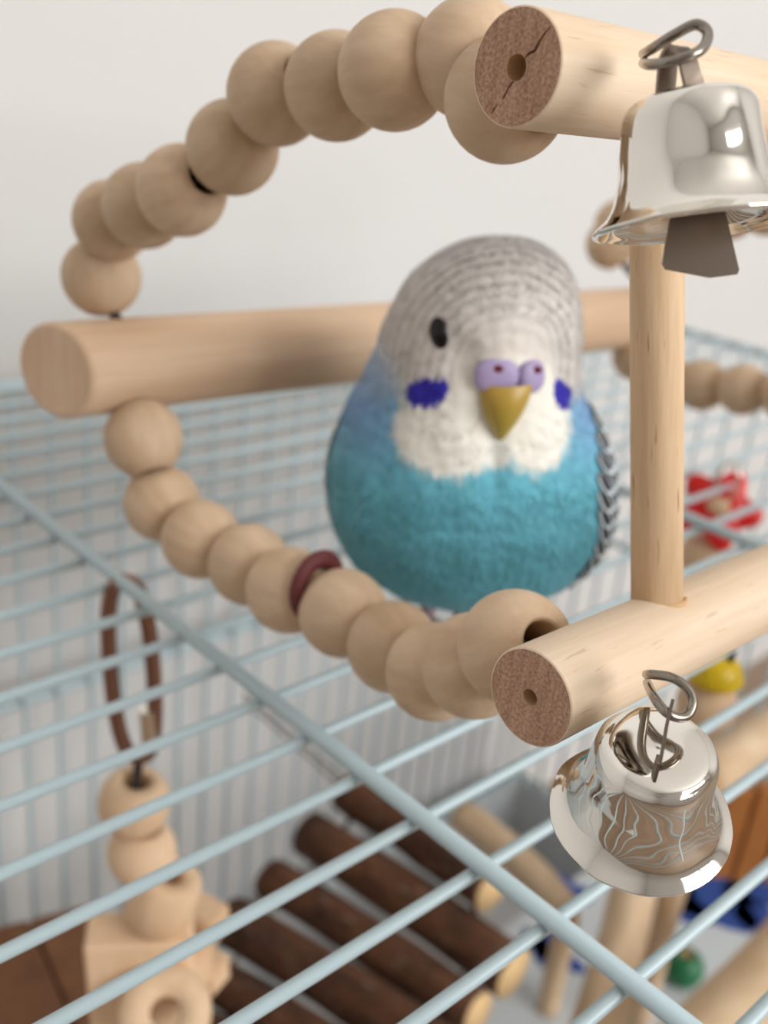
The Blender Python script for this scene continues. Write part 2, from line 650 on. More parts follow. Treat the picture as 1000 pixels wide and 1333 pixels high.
def rag(pts, wmin, wmax):
    """ragged wedge that splits a sawn end 1.4 mm deep"""
    V, F = [], []
    k = len(pts)
    side = (pts[-1] - pts[0]).cross(SX).normalized()
    for i, q in enumerate(pts):
        t = i / (k - 1)
        wd = wmin + (wmax - wmin) * math.sin(math.pi * t) * (0.6 + 0.4 * random.random())
        V += [q - side * wd - SX * 0.0004, q + side * wd - SX * 0.0004, q + side * wd * 0.3 + SX * 0.0014, q - side * wd * 0.3 + SX * 0.0014]
    for i in range(k - 1):
        a, b = 4 * i, 4 * (i + 1)
        F += [(a + j, a + (j + 1) % 4, b + (j + 1) % 4, b + j) for j in range(4)]
    F += [(3, 2, 1, 0), tuple(4 * k - 4 + j for j in range(4))]
    return V, F


def bore(u, v, d, rad=0.0008):
    a = P(u, v, d)
    dr = (a - Vector((0, 0, H))).normalized()
    n = 20
    o1 = dr.orthogonal().normalized()
    o2 = dr.cross(o1)
    V = [a + dr * z + (o1 * math.cos(2 * math.pi * i / n) + o2 * math.sin(2 * math.pi * i / n)) * rad for z in (-0.003, 0.0035) for i in range(n)]
    F = [tuple(range(n))[::-1], tuple(range(n, 2 * n))] + [(i, (i + 1) % n, n + (i + 1) % n, n + i) for i in range(n)]
    return V, F


top_bar = o
sx = 0.0855 / FPX
def yz(u, v):            # point on the sawn end of the upper dowel in photo pixels
    a = P(u, v, 1.0)
    c = Vector((0, 0, H))
    dv = a - c
    t = (d2 - c).dot(SX) / dv.dot(SX)
    return c + dv * t
carve(top_bar, [rag([yz(*p) for p in ((717, 34), (706, 48), (700, 58), (696, 66), (688, 70), (683, 76))], 0.00006, 0.0003),
                rag([yz(*p) for p in ((676, 98), (668, 106), (662, 114), (657, 124), (654, 130))], 0.00005, 0.00024),
                rag([yz(*p) for p in ((648, 136), (643, 142), (640, 148))], 0.00004, 0.00018),
                bore(838, 78, .0838)])

o = dowel('bottom_bar', d3, DLEN, DR, [M['dowel'], M['end'], M['hole']], hole=0.0010, bev=0.00022)
o['label'] = 'lower dowel with a brown sawn end'
bottom_bar = o
carve(bottom_bar, [bore(845, 880, .0912)])
D1R = 0.0090
d1 = P(72, 483, .158)
o = dowel('perch', d1, 0.204, D1R, [M['perch'], M['perch_end'], M['hole']], hole=0.0, bev=0.0008, slant=0.33)
o['label'] = 'thick round perch at the back'

# upright posts between the two front bars
PR = 0.00325
def along(p, u):
    return p + SX * min((i * 0.0002 for i in range(800)), key=lambda t: abs(px(p + SX * t)[0] - u))


def post_at(a, b):
    V, F, _ = lathe([(0, -0.002), (PR, -0.002), (PR, (b - a).length * .5), (PR, (b - a).length + 0.002), (0, (b - a).length + 0.002)], 40)
    me = mesh('post', V, F)
    return obj('post', me, M['post'], swing, a, align(b - a))


pa0, pa1 = along(d3, 855), along(d2, 855)
post_at(pa0, pa1)
pu = (pa1 - pa0).normalized()
post_at(d3 + SX * 0.178, d2 + SX * 0.178)
# rim of the mortise the post sits in
V, F, _ = lathe([(PR - 0.0002, -0.0012), (PR + 0.0003, -0.0012), (PR + 0.0003, 0.0), (PR - 0.0002, 0.0)], 32, closed=True)
obj('mortise_rim', mesh('mortise_rim', V, F), M['hole'], bottom_bar, pa0 + pu * (DR - 0.0005) + SX * 0.0005, align(pu))
# short legs that stand the frame on the cage roof
for lt in (0.165, 0.195):
    lq = d3 + SX * lt
    V, F, _ = lathe([(0, 0), (PR, 0), (PR, lq.z - TH), (0, lq.z - TH)], 24)
    obj('support_leg', mesh('support_leg', V, F), M['post'], swing, (lq.x, lq.y, TH), None)

# beads
BR = 0.0075
def bead_mesh(hole=0.0027):
    z1 = 0.0068
    rc = math.sqrt(BR ** 2 - z1 ** 2)
    prof = [(hole, -z1 + 0.0004), (hole + 0.0004, -z1)]
    a0 = math.asin(z1 / BR)
    for i in range(25):
        a = -a0 + 2 * a0 * i / 24
        prof.append((BR * math.cos(a), BR * math.sin(a)))
    prof += [(hole + 0.0004, z1), (hole, z1 - 0.0004)]
    k = len(prof)
    mi = [0] * (k - 1) + [1]
    V, F, Mi = lathe(prof, 40, mi, closed=True)
    return mesh('bead', V, F, Mi)


me_bead = bead_mesh()
for m in (M['bead'], M['hole']):
    me_bead.materials.append(m)


def bead_string(name, pts, start, end, label=None):
    path = [start] + pts + [end]
    V, F = tube(spline(path, 6), 0.0011, 8)
    st = obj(name, mesh(name, V, F), M['cord'], swing)
    if label:
        st['label'] = label
    for i, p in enumerate(pts):
        a = path[i]
        b = path[i + 2]
        t = (b - a).normalized()
        jit = Vector((random.uniform(-.12, .12), random.uniform(-.12, .12), random.uniform(-.12, .12)))
        bd = obj('bead', me_bead, None, st, p, align(t + jit))
        bd.scale = (1 + random.uniform(-.015, .015),) * 3
    return st


TOPB = [(132, 360, 201.2), (147, 287, 193.2), (188, 268, 183.4), (237, 248, 173.6), (303, 192, 165.7), (360, 123, 156.4),
        (438, 113, 148.1), (514, 93, 137.0), (614, 76, 132.0), (659, 129, 126.5)]
LOWB = [(187, 571, 200.6), (211, 655, 203.4), (262, 702, 197.1), (325, 735, 190.6), (377, 768, 181.7), (447, 798, 174.5),
        (512, 842, 166.8), (566, 874, 156.6), (618, 866, 145.8), (671, 842, 136.3)]
tb = [P(u, v, d / 1000 / DSC) for u, v, d in TOPB]
lb = [P(u, v, d / 1000 / DSC) for u, v, d in LOWB]
Z3 = SX.cross(Vector((0, 1, 0))).normalized()
s1 = bead_string('bead_string', tb, d1 + SX * 0.0135 + Z3 * (D1R - 0.002), d2 + SX * 0.010, 'arched string of beads above the perch end')
s2 = bead_string('bead_string', lb, d1 + SX * 0.0135 - Z3 * (D1R - 0.002), d3 + SX * 0.010, 'sagging string of beads below the perch end')


def far_beads(lst, end, n):
    ps = [P(u, v, 0.015 * FPX / (2 * r_) / DSC) for u, v, r_ in lst]
    a = ps[-1]
    ps += [a.lerp(end, (i + 1) / (n + 1)) + Vector((0.006 * math.sin(math.pi * (i + 1) / (n + 1)), 0, 0)) for i in range(n)]
    return ps


e2, e3 = d2 + SX * 0.195, d3 + SX * 0.195
bead_string('bead_string', far_beads([(795, 318, 32), (806, 292, 32), (856, 280, 32.5), (905, 280, 33), (951, 278, 34), (1000, 271, 35)], e2 + Vector((0, .013, 0)), 5), d1 + SX * 0.196 + Z3 * (D1R - 0.002), e2)
bead_string('bead_string', far_beads([(826, 440, 32), (829, 464, 32), (864, 488, 32.5), (914, 501, 33), (968, 507, 34), (1026, 513, 35)], e3 + Vector((0, .013, 0)), 6), d1 + SX * 0.196 - Z3 * (D1R - 0.002), e3)
# dark red ring threaded between two beads of the lower string
mid = (lb[4] + lb[5]) / 2
V, F, _ = lathe([(0.0048 + 0.0016 * math.cos(2 * math.pi * i / 10), 0.0012 * math.sin(2 * math.pi * i / 10)) for i in range(10)], 32, closed=True)
obj('spacer_ring', mesh('spacer_ring', V, F), M['spacer'], s2, mid + Vector((0.0, 0.0, 0.0030)), align(lb[5] - lb[4]))

# ------------------------------------------------------------------ bells
def bell_mesh(seed):
    out = [(0.0, 0.0), (0.0035, 0.00005), (0.0053, -0.0001), (0.0061, -0.0005), (0.0066, -0.0012), (0.0069, -0.0022), (0.0072, -0.0045),
           (0.0075, -0.0070), (0.0079, -0.0088), (0.0084, -0.0103), (0.0092, -0.0116), (0.0102, -0.0124), (0.0106, -0.0127)]
    out = [(a * 0.94, b_ * 0.94) for a, b_ in out]
    o2 = [(p.x, p.y) for p in spline([(a, b, 0) for a, b in out], 4)]
    inn = [(max(a - 0.00045, 0.0), b - 0.00045) for a, b in o2][::-1]
    inn[0] = (0.00992, -0.0122)
    prof = o2 + inn
    V, F, _ = lathe(prof, 72)
    off = Vector((seed * 3.1, 1.7, 0.4))
    V2 = []
    for v in V:
        v = Vector(v)
        k = mnoise.noise(v * 190 + off) * 0.00034 + mnoise.noise(v * 420 + off) * 0.00010
        rr = math.hypot(v.x, v.y)
        if rr > 1e-6 and v.z < -0.0006:
            v.x += v.x / rr * k
            v.y += v.y / rr * k
        V2.append(v)
    return mesh('bell_dome', V2, F)


def make_bell(label, top, axis, loop_px, hanger, hang_side, clap_dir, seed, hang_w=0.0024):
    """axis points from the mouth to the crown"""
    t = thing('bell', label, 'bell', top - axis * 0.0127)
    rot = align(axis)
    obj('dome', bell_mesh(seed), M['chrome'], t, top, rot)
    V, F = tube(spline([P(*q) for q in loop_px], 8), 0.00052, 12)
    obj('wire_loop', mesh('wire_loop', V, F), M['steel'], t)
    V, F = tube(spline(hanger, 6), 0, flat=(hang_w, 0.00035), side=hang_side)
    obj('hanger', mesh('hanger', V, F, smooth=False), M['dull_steel'], t)
    # clapper: flaring flat plate hung from the crown
    down = -axis
    cd = (Vector(clap_dir) - down * down.dot(Vector(clap_dir))).normalized()
    nn = down.cross(cd)
    outl = [(-0.0006, 0.001), (0.0006, 0.001), (0.0012, 0.004), (0.0022, 0.0085), (0.0027, 0.0112), (0.0036, 0.0168), (0.0034, 0.0172), (0.0008, 0.0173),
            (-0.0034, 0.0161), (-0.0037, 0.0155), (-0.0026, 0.0112), (-0.0021, 0.0085), (-0.0012, 0.004)]
    k = len(outl)
    tilt = (down + nn * 0.06).normalized()
    V = [top + cd * a + tilt * b + nn * 0.00022 for a, b in outl] + [top + cd * a + tilt * b - nn * 0.00022 for a, b in outl]
    F = [tuple(range(k)), tuple(range(2 * k - 1, k - 1, -1))] + [(i, (i + 1) % k, k + (i + 1) % k, k + i) for i in range(k)]
    me = mesh('clapper', V, F, smooth=False)
    obj('clapper', me, M['dull_steel'], t)
    return t


ray = (P(898, 200, 1) - Vector((0, 0, H))).normalized()
Rv = Vector(RGT.tolist())
up1 = Rv.cross(ray)
ax1 = (up1 - Rv * 0.15 + ray * 0.23).normalized()
top1 = P(896, 127, 0.0815)
make_bell('shiny nickel bell hanging from the upper wooden bar', top1, ax1,
          [(838, 70, .0850), (850, 63, .0818), (880, 44, .0800), (906, 32, .0796), (921, 42, .0792), (917, 60, .0785), (900, 72, .0780), (870, 81, .0785), (846, 84, .0805), (838, 82, .0845)],
          [P(866, 122, .0808), P(868, 100, .0802), P(871, 76, .0795), P(882, 62, .0790), P(893, 74, .0786), P(900, 98, .0790), P(906, 120, .0797)],
          Rv * 0.75 + ray * 0.66, Rv + up1 * 0.05, 1.0)
ray2 = (P(845, 1020, 1) - Vector((0, 0, H))).normalized()
up2 = Rv.cross(ray2)
ax2 = (-ray2 * 0.80 + up2 * 0.57 + Rv * 0.19).normalized()
top2 = P(857, 972, 0.0880)
make_bell('shiny nickel bell hanging from the lower wooden bar', top2, ax2,
          [(842, 878, .0925), (850, 878, .0905), (874, 882, .0885), (893, 894, .0878), (902, 912, .0874), (896, 930, .0868), (882, 934, .0862), (866, 926, .0862), (852, 908, .0880), (843, 889, .0935)],
          [P(860, 990, .0856), P(864, 968, .0856), P(869, 940, .0860), P(876, 912, .0864)],
          ray2, Rv, 2.0)
# ------------------------------------------------------------------ budgerigar
BZ = TH
bw = P(612, 573, 0.165)
rb = (bw - Vector((0, 0, H))).normalized()
eu = Vector(RGT.tolist()).cross(rb).normalized()
b_z = (eu * math.cos(R_(16)) - rb * math.sin(R_(16)) + Vector(RGT.tolist()) * 0.03).normalized()
b_x = (Vector(RGT.tolist()) - b_z * b_z.dot(Vector(RGT.tolist()))).normalized()
b_y = b_z.cross(b_x)
BM = Matrix((b_x, b_y, b_z)).transposed().to_4x4()
broot = bw - b_z * 0.047
BM.translation = broot
BMI = BM.inverted()
bird = thing('budgerigar', 'blue and white budgerigar with barred grey head standing on the cage roof', 'bird', broot)
bird.rotation_euler = BM.to_euler()
del WORLD[bird.name]          # parts below are given in the bird's own frame (x: its left, -y: forward)
BS = 0.1493


def zv(v):
    return 48.1 - 0.1449 * (v - 573) - BZ * 1000


prof = [  # v, left u, right u, front, back (mm)
    (305, 640, 640, -3, -3), (307, 616, 662, -7.2, 1.2), (312, 594, 682, -10.5, 4.5), (322, 571, 700, -13.6, 7.6), (338, 548, 717, -16.6, 10.3),
    (360, 526, 730, -19.2, 12.8), (390, 508, 740, -21.2, 15), (420, 497, 743, -22.2, 16.8), (450, 487, 744, -22.2, 18.2), (480, 474, 747, -21.6, 19.6),
    (510, 459, 756, -21.2, 21), (540, 446, 770, -22.3, 22.5), (580, 434, 787, -25, 24.5), (620, 428, 797, -27, 26), (660, 430, 800, -27.6, 27),
    (700, 438, 794, -26.4, 27), (735, 455, 776, -23.2, 25.4), (765, 484, 748, -18, 21.5), (788, 518, 716, -11.5, 15.5), (803, 556, 680, -5.5, 9.5), (810, 615, 621, 1.5, 2.5)]
pa = np.array(prof, float)
cols = np.stack([zv(pa[:, 0]), (pa[:, 1] - 612) * BS, (pa[:, 2] - 612) * BS, pa[:, 3], pa[:, 4]], 1)


def cr_interp(c, per):
    out = []
    n = len(c)
    for i in range(n - 1):
        p0, p1, p2, p3 = c[max(i - 1, 0)], c[i], c[i + 1], c[min(i + 2, n - 1)]
        for k in range(per):
            t = k / per
            out.append(0.5 * (2 * p1 + (p2 - p0) * t + (2 * p0 - 5 * p1 + 4 * p2 - p3) * t * t + (3 * p1 - p0 - 3 * p2 + p3) * t ** 3))
    out.append(c[-1])
    return np.array(out)


sl = cr_interp(cols, 12)
sl[:, 2] = np.maximum(sl[:, 2], sl[:, 1])
NA = 420
an = np.linspace(0, 2 * np.pi, NA, endpoint=False)
cx, hw = (sl[:, 1] + sl[:, 2]) / 2, (sl[:, 2] - sl[:, 1]) / 2
cy, dp = (sl[:, 3] + sl[:, 4]) / 2, (sl[:, 4] - sl[:, 3]) / 2
BX = cx[:, None] + hw[:, None] * np.sin(an)[None]
BY = cy[:, None] - dp[:, None] * np.cos(an)[None]
BZZ = np.repeat(sl[:, 0][:, None], NA, 1)
pts = np.stack([BX, BY, BZZ], 2).reshape(-1, 3)
nrow = len(sl)


def vnoise(p, s, seed=0.0):
    """cheap smooth value noise from sines (vectorised)"""
    x, y, z = p[:, 0] * s + seed, p[:, 1] * s - seed * .7, p[:, 2] * s + seed * 1.3
    return (np.sin(x * 1.7 + 1.3 * np.sin(y * 1.1 + .5)) + np.sin(y * 1.9 + 1.2 * np.sin(z * 1.3 + 2.1)) + np.sin(z * 1.6 + 1.4 * np.sin(x * .9 - 1.1))) / 3


def surf(x, z, back=False):
    """point on the bird's front (or back) surface at x, z (mm)"""
    cxi = np.interp(-z, -sl[:, 0], cx)
    hwi = np.interp(-z, -sl[:, 0], hw)
    cyi = np.interp(-z, -sl[:, 0], cy)
    dpi = np.interp(-z, -sl[:, 0], dp)
    s = np.clip((x - cxi) / max(hwi, 1e-6), -1, 1)
    yv = cyi - dpi * math.sqrt(1 - s * s) * (-1 if back else 1)
    return np.array([x, yv, z])


def hit(u, v):
    """where the photo's sight line through (u, v) meets the bird, in its own frame (mm)"""
    dv = FWD + RGT * (u - PPX) / FPX - UPV * (v - PPY) / FPX
    o_ = np.array(BMI @ Vector((0, 0, H))) * 1000
    d_ = np.array(BMI.to_3x3() @ Vector(dv.tolist())) * 1000
    best = None
    for t in np.arange(0.15, 0.26, 0.0002):
        q = o_ + d_ * t
        if not (sl[-1, 0] < q[2] < sl[0, 0]):
            continue
        hwi = np.interp(-q[2], -sl[:, 0], hw)
        dpi = np.interp(-q[2], -sl[:, 0], dp)
        g = ((q[0] - np.interp(-q[2], -sl[:, 0], cx)) / max(hwi, 1e-6)) ** 2 + ((q[1] - np.interp(-q[2], -sl[:, 0], cy)) / max(dpi, 1e-6)) ** 2
        if g <= 1:
            return q
        if best is None or g < best[0]:
            best = (g, q)
    return best[1]


K_EYE = hit(572, 434)
K_CERE = hit(662, 488)
K_CL, K_CR = hit(646, 489), hit(691, 490)
K_CHL, K_CHR = hit(557, 509), hit(731, 512)
K_LOBL, K_LOBR = hit(583, 562), hit(700, 555)
K_CLEFT = hit(644, 600)
K_MID = hit(645, 565)
K_BIBL, K_BIBR = hit(585, 612), hit(690, 606)


def sst(a, b, x):
    t = np.clip((x - a) / (b - a), 0, 1)
    return t * t * (3 - 2 * t)


SOFT = 1
C_ = {k: np.array(lin(v)) for k, v in dict(
    white=(252, 246, 236), grey=(218, 212, 207), dark=(112, 110, 112), crown=(186, 190, 196), teal=(108, 184, 204), sky=(122, 194, 228),
    deep=(100, 174, 190), lav=(128, 168, 212), violet=(52, 44, 168), black=(30, 32, 36)).items()}


def bird_colour(p):
    n1 = vnoise(p, 0.35)
    n2 = vnoise(p, 1.1, 3.0)
    n3 = vnoise(p, 2.6, 5.0)
    x, y, z = p[:, 0], p[:, 1], p[:, 2]
    # body
    t = (0.5 + 0.5 * n1)[:, None]
    body = C_['deep'] * (1 - t) + C_['teal'] * t
    ls = (sst(10, 20, np.abs(x - 1.0)) * sst(42, 58, z))[:, None]      # bluer feathers on both sides of the neck
    body = body * (1 - ls) + C_['lav'] * ls
    body = body * (1 + 0.07 * n2 + 0.05 * n3)[:, None]
    # head with bars concentric about the cere
    rho = np.sqrt(((p - K_CERE) ** 2).sum(1))
    wob = 0.35 * n1 + 0.16 * n2 + 0.08 * n3
    period = 1.95
    bar = 0.5 + 0.5 * np.cos(2 * np.pi * (rho + wob) / period)
    bar = sst(0.62, 0.98, bar)
    amp = sst(5.5, 12.0, rho) * (0.6 + 0.4 * sst(10, 20, rho)) * (0.75 + 0.35 * n2) * (1 - 0.6 * sst(-4, -13, x))
    topw = 0.8 * sst(-6, 10, y)
    base = C_['grey'] * (1 - topw[:, None]) + C_['crown'] * topw[:, None]
    fore = sst(11, 4, rho)[:, None]
    base = base * (1 - fore) + C_['white'] * 0.86 * fore
    head = base * (1 - 0.66 * (bar * amp)[:, None]) + C_['dark'] * (0.30 * (bar * amp)[:, None])
    # head meets the body
    lim = 58.5 + sst(0, 18, y) * 4 + n2 * 0.9
    hb = sst(-2.5, 3.0, z - lim)
    side = sst(-12.5, -20, x + (z - 66) * 0.45)
    hb = hb * (1 - 0.75 * side * sst(72, 62, z))
    col = body * (1 - hb[:, None]) + head * hb[:, None]
    # white mask and bib: two soft lobes
    def lobe(c, rx, rz, soft=0.18):
        q = np.sqrt(((x - c[0]) / rx) ** 2 + ((z - c[2]) / rz) ** 2) + 0.09 * n2 + 0.05 * n3
        return sst(1 + soft, 1 - soft, q) * (y < 2)
    m1 = lobe(K_LOBL, 9.0, K_LOBL[2] - K_BIBL[2] + 1.0)
    m2 = lobe(K_LOBR, 6.2, K_LOBR[2] - K_BIBR[2] + 1.0)
    m3 = sst(1.15, 0.85, np.sqrt(((x - K_CERE[0]) / 9.0) ** 2 + ((z - K_CERE[2] + 3) / 6.5) ** 2)) * (y < 0)
    m4 = lobe(K_MID, 4.5, K_MID[2] - K_CLEFT[2] + 1.0) * 0.85
    mk = np.maximum(np.maximum(np.maximum(m1, m2), m3), m4)
    wh = C_['white'] * (1 - 0.06 * np.abs(n3))[:, None]
    col = col * (1 - mk[:, None]) + wh * mk[:, None]
    # fine scalloped feather edges in the bib
    dl = np.sqrt(((x - K_LOBL[0]) * 0.8) ** 2 + (z - K_LOBL[2] - 4) ** 2)
    ed = sst(0.93, 0.995, np.cos(2 * np.pi * (dl + wob * .6) / 4.4)) * m1
    col = col * (1 - 0.22 * ed[:, None])
    # violet cheek patches
    def patch(c, rx, rz, tilt):
        dx, dz = x - c[0], z - c[2]
        a = dx * math.cos(tilt) + dz * math.sin(tilt)
        b = -dx * math.sin(tilt) + dz * math.cos(tilt)
        q = np.sqrt((a / rx) ** 2 + (b / rz) ** 2) + 0.16 * n3 + 0.08 * n2
        return sst(1.12, 0.9, q) * (y < 6)
    pk = np.maximum(patch(K_CHL, 3.7, 2.4, R_(22)), patch(K_CHR, 1.6, 2.9, R_(18)))
    col = col * (1 - pk[:, None]) + C_['violet'] * pk[:, None]
    return np.clip(col, 0.005, 0.92)


# feather relief
nrm_r = np.stack([(pts[:, 0] - np.repeat(cx, NA)), (pts[:, 1] - np.repeat(cy, NA)), np.zeros(len(pts))], 1)
nrm_r /= np.maximum(np.linalg.norm(nrm_r, axis=1, keepdims=True), 1e-6)
relief = 0.30 * vnoise(pts, 0.42, 2.0) + 0.10 * vnoise(pts, 1.3, 9.0)
def bump(c, sx_, sz_, amp_):
    return amp_ * np.exp(-((pts[:, 0] - c[0]) / sx_) ** 2 - ((pts[:, 2] - c[2]) / sz_) ** 2) * (pts[:, 1] < 2)


relief = relief + bump(hit(603, 470), 3.0, 4.5, -1.3) + bump(hit(728, 470), 2.0, 4.0, -0.7)      # hollows between eye and cere
relief = relief + bump(hit(652, 430), 7.5, 4.5, 1.0)                                              # brow over the cere
relief = relief + bump(K_LOBL, 6.5, 6.5, 1.2) + bump(K_LOBR, 5.0, 6.0, 1.0) + bump(K_CLEFT, 1.6, 5.0, -1.0)  # puffed bib
bcol = bird_colour(pts)
pts2 = pts + nrm_r * relief[:, None] * np.clip((87 - pts[:, 2]) / 10, 0, 1)[:, None]
F = []
for j in range(nrow - 1):
    a, b = j * NA, (j + 1) * NA
    for i in range(NA):
        i2 = (i + 1) % NA
        F.append((a + i, b + i, b + i2, a + i2))
F.append(tuple(range(NA)))
F.append(tuple((nrow - 1) * NA + i for i in range(NA))[::-1])
me = mesh('body', pts2 / 1000.0, F)
set_vcol(me, bcol)
M['feather'] = vcol_mat('feathers', 0.85, 0.15, 0.25)
body = obj('body', me, M['feather'], bird)

# short feather tips lying over the body
NS = 52000
idx = rng.integers(0, nrow - 1, NS * 2)
wgt = (hw + dp)[idx] / (hw + dp).max()
idx = idx[rng.random(len(idx)) < wgt][:NS]
jj = rng.integers(0, NA, len(idx))
pi = idx * NA + jj
base = pts2[pi]
# surface tangent pointing down
nxt = pts2[np.minimum(idx + 1, nrow - 1) * NA + jj]
prv = pts2[np.maximum(idx - 1, 0) * NA + jj]
dn = nxt - prv
dn /= np.maximum(np.linalg.norm(dn, axis=1, keepdims=True), 1e-6)
sd = pts2[idx * NA + (jj + 1) % NA] - pts2[idx * NA + (jj - 1) % NA]
sd /= np.maximum(np.linalg.norm(sd, axis=1, keepdims=True), 1e-6)
nn = np.cross(dn, sd)
rad = base - np.stack([cx[idx], cy[idx], sl[idx, 0]], 1)
nn *= np.sign((nn * rad).sum(1))[:, None]
bib = (base[:, 2] > 46) & (base[:, 1] < 0)
isface = (np.sqrt(((base - K_CERE) ** 2).sum(1)) < 11) | (np.sqrt(((base - K_EYE) ** 2).sum(1)) < 3.4)
head_z = base[:, 2] > 60
ln = np.where(head_z, 1.1, 1.9) * (0.7 + 0.6 * rng.random(len(idx)))
ln = np.where(bib & ~head_z, 1.1, ln)
ln = np.where(isface, 0.5, ln)
wd = np.where(head_z | bib, 0.16, 0.24)
dirv = dn * 1.0 + sd * rng.normal(0, 0.25, len(idx))[:, None] + nn * (0.05 + 0.10 * rng.random(len(idx)))[:, None]
tip = base + dirv * ln[:, None]
p0 = base + sd * wd[:, None] - nn * 0.05
p1 = base - sd * wd[:, None] - nn * 0.05
pm = base + dirv * (ln * 0.55)[:, None]
p2, p3 = pm + sd * (wd * .8)[:, None], pm - sd * (wd * .8)[:, None]
VV = np.stack([p0, p1, p3, tip, p2], 1).reshape(-1, 3) / 1000.0
FF = [(5 * i, 5 * i + 1, 5 * i + 2, 5 * i + 3, 5 * i + 4) for i in range(len(idx))]
me = mesh('plumage', VV, FF)
cc = bcol[pi] * (1 + rng.normal(0, 0.05, len(idx)))[:, None]
set_vcol(me, np.clip(np.repeat(cc, 5, axis=0), 0.004, 0.95))
pl = obj('plumage', me, M['feather'], bird)
pl['kind'] = 'stuff'

# eyes
M['eye'] = plain('bird_eye', (14, 11, 11), 0.18, 0, 0.4)
HC = np.array([np.interp(-K_EYE[2], -sl[:, 0], cx), np.interp(-K_EYE[2], -sl[:, 0], cy), K_EYE[2]])
fw_ = K_CERE - HC
fa = math.atan2(fw_[0], -fw_[1])
ea = math.atan2(K_EYE[0] - HC[0], -(K_EYE[1] - HC[1]))
oa = 2 * fa - ea + 1.1
hwE = np.interp(-K_EYE[2], -sl[:, 0], hw)
dpE = np.interp(-K_EYE[2], -sl[:, 0], dp)
K_EYE2 = np.array([HC[0] + hwE * math.sin(oa), HC[1] - dpE * math.cos(oa), K_EYE[2]])
for k_, ang in ((K_EYE, ea), (K_EYE2, oa)):
    V, F = ellipsoid(1.8e-3, 1.0e-3, 2.8e-3, 24, 16)
    obj('eye', mesh('eye', V, F), M['eye'], bird, Vector(k_ / 1000.0), (0, R_(-14) if ang < 0 else R_(14), ang))

# cere: two rounded lobes with nostrils
M['cere'] = plain('cere_skin', (170, 154, 194), 0.5, bump=0.1, bscale=900)
M['nostril'] = plain('nostril', (104, 22, 28), 0.7)
M['beak'] = None
V, F = [], []
lobes = [(K_CL, 3.9, 1.5, 3.05, fa - 0.05), (K_CR, 2.8, 1.5, 2.95, fa + 0.45)]
for c, rx, ry, rz, a in lobes:
    v, f = ellipsoid(rx, ry, rz, 32, 20, 0.82)
    b = len(V)
    rm = Matrix.Rotation(a, 3, 'Z')
    for q in v:
        q = rm @ Vector(q)
        V.append(((c[0] + q.x) / 1000, (c[1] + q.y - 0.1) / 1000, (c[2] + q.z) / 1000))
    F += [tuple(b + i for i in g) for g in f]
cere = obj('cere', mesh('cere', V, F), M['cere'], bird)
for (u, v), (c, rx, ry, rz, a) in zip(((648, 478), (698, 479)), lobes):
    h_ = hit(u, v)
    # lift to the lobe's surface
    dx, dz = (h_[0] - c[0]) / rx, (h_[2] - c[2]) / rz
    yq = c[1] - 0.1 - ry * math.sqrt(max(0.05, 1 - min(0.95, dx * dx + dz * dz)))
    V, F = ellipsoid(0.00085, 0.0003, 0.00066, 16, 10)
    obj('nostril', mesh('nostril', V, F), M['nostril'], cere, (h_[0] / 1000, (yq - 0.05) / 1000, h_[2] / 1000))

# beak
M['beak'] = vcol_mat('beak_horn', 0.35, 0.5)
BC = []
K_BT, K_BTIP = hit(658, 510), hit(652, 573)
zt, zb = K_BT[2] + 1.5, K_BTIP[2]
V, F = [], []
NB, NR = 28, 14
for j in range(NR + 1):
    t = j / NR
    z = zt + (zb - zt) * t
    cxk = K_BT[0] + (K_BTIP[0] - K_BT[0]) * t
    yk = K_BT[1] + (K_BTIP[1] - K_BT[1]) * t
    wx = 4.5 * (1 - t ** 1.6) ** 0.85 + 0.25
    fr = 3.0 * math.sin(math.pi * min(1, 0.28 + t * 0.72)) + 0.5
    for i in range(NB):
        a = 2 * math.pi * i / NB
        lx, ly = wx * math.sin(a), -math.cos(a) * (fr if math.cos(a) > 0 else 1.2)
        q = Matrix.Rotation(fa * 0.5, 2) @ Vector((lx, ly))
        V.append(((cxk + q.x) / 1000, (yk + q.y + 0.2) / 1000, z / 1000))
        BC.append(np.array(lin((184, 150, 66))) * (1 - t) + np.array(lin((160, 142, 50))) * t)
for j in range(NR):
    for i in range(NB):
        i2 = (i + 1) % NB
        F.append((j * NB + i, (j + 1) * NB + i, (j + 1) * NB + i2, j * NB + i2))
F.append(tuple(NR * NB + i for i in range(NB)))
me = mesh('beak', V, F)
set_vcol(me, np.array(BC))
obj('beak', me, M['beak'], bird)

# wings: overlapping covert feathers, black with pale edges
def feather_card(c, dn_, sd_, n_, ln_, wd_, V, F, Cc, edge, cent):
    b = len(V)
    rows = [(0.0, .5), (.25, .85), (.5, 1.0), (.75, .9), (.92, .55), (1.0, .12)]
    for t, ww in rows:
        for s in (-1, -.55, 0, .55, 1):
            q = c + dn_ * (ln_ * t) + sd_ * (wd_ * ww * s) + n_ * (0.35 + 0.25 * t - 0.25 * abs(s))
            V.append(q / 1000.0)
            e = max(abs(s) * 0.9, (t - .62) / .3)
            w_ = float(sst(0.62, 0.86, np.array(e)))
            Cc.append(cent * (1 - w_) + edge * w_)
    for i in range(len(rows) - 1):
        for k in range(4):
            F.append((b + i * 5 + k, b + i * 5 + k + 1, b + (i + 1) * 5 + k + 1, b + (i + 1) * 5 + k))


def surf_ang(z, a, grow):
    cxi, hwi = np.interp(-z, -sl[:, 0], cx), np.interp(-z, -sl[:, 0], hw)
    cyi, dpi = np.interp(-z, -sl[:, 0], cy), np.interp(-z, -sl[:, 0], dp)
    return np.array([cxi + (hwi + grow) * math.sin(a), cyi - (dpi + grow) * math.cos(a), z])


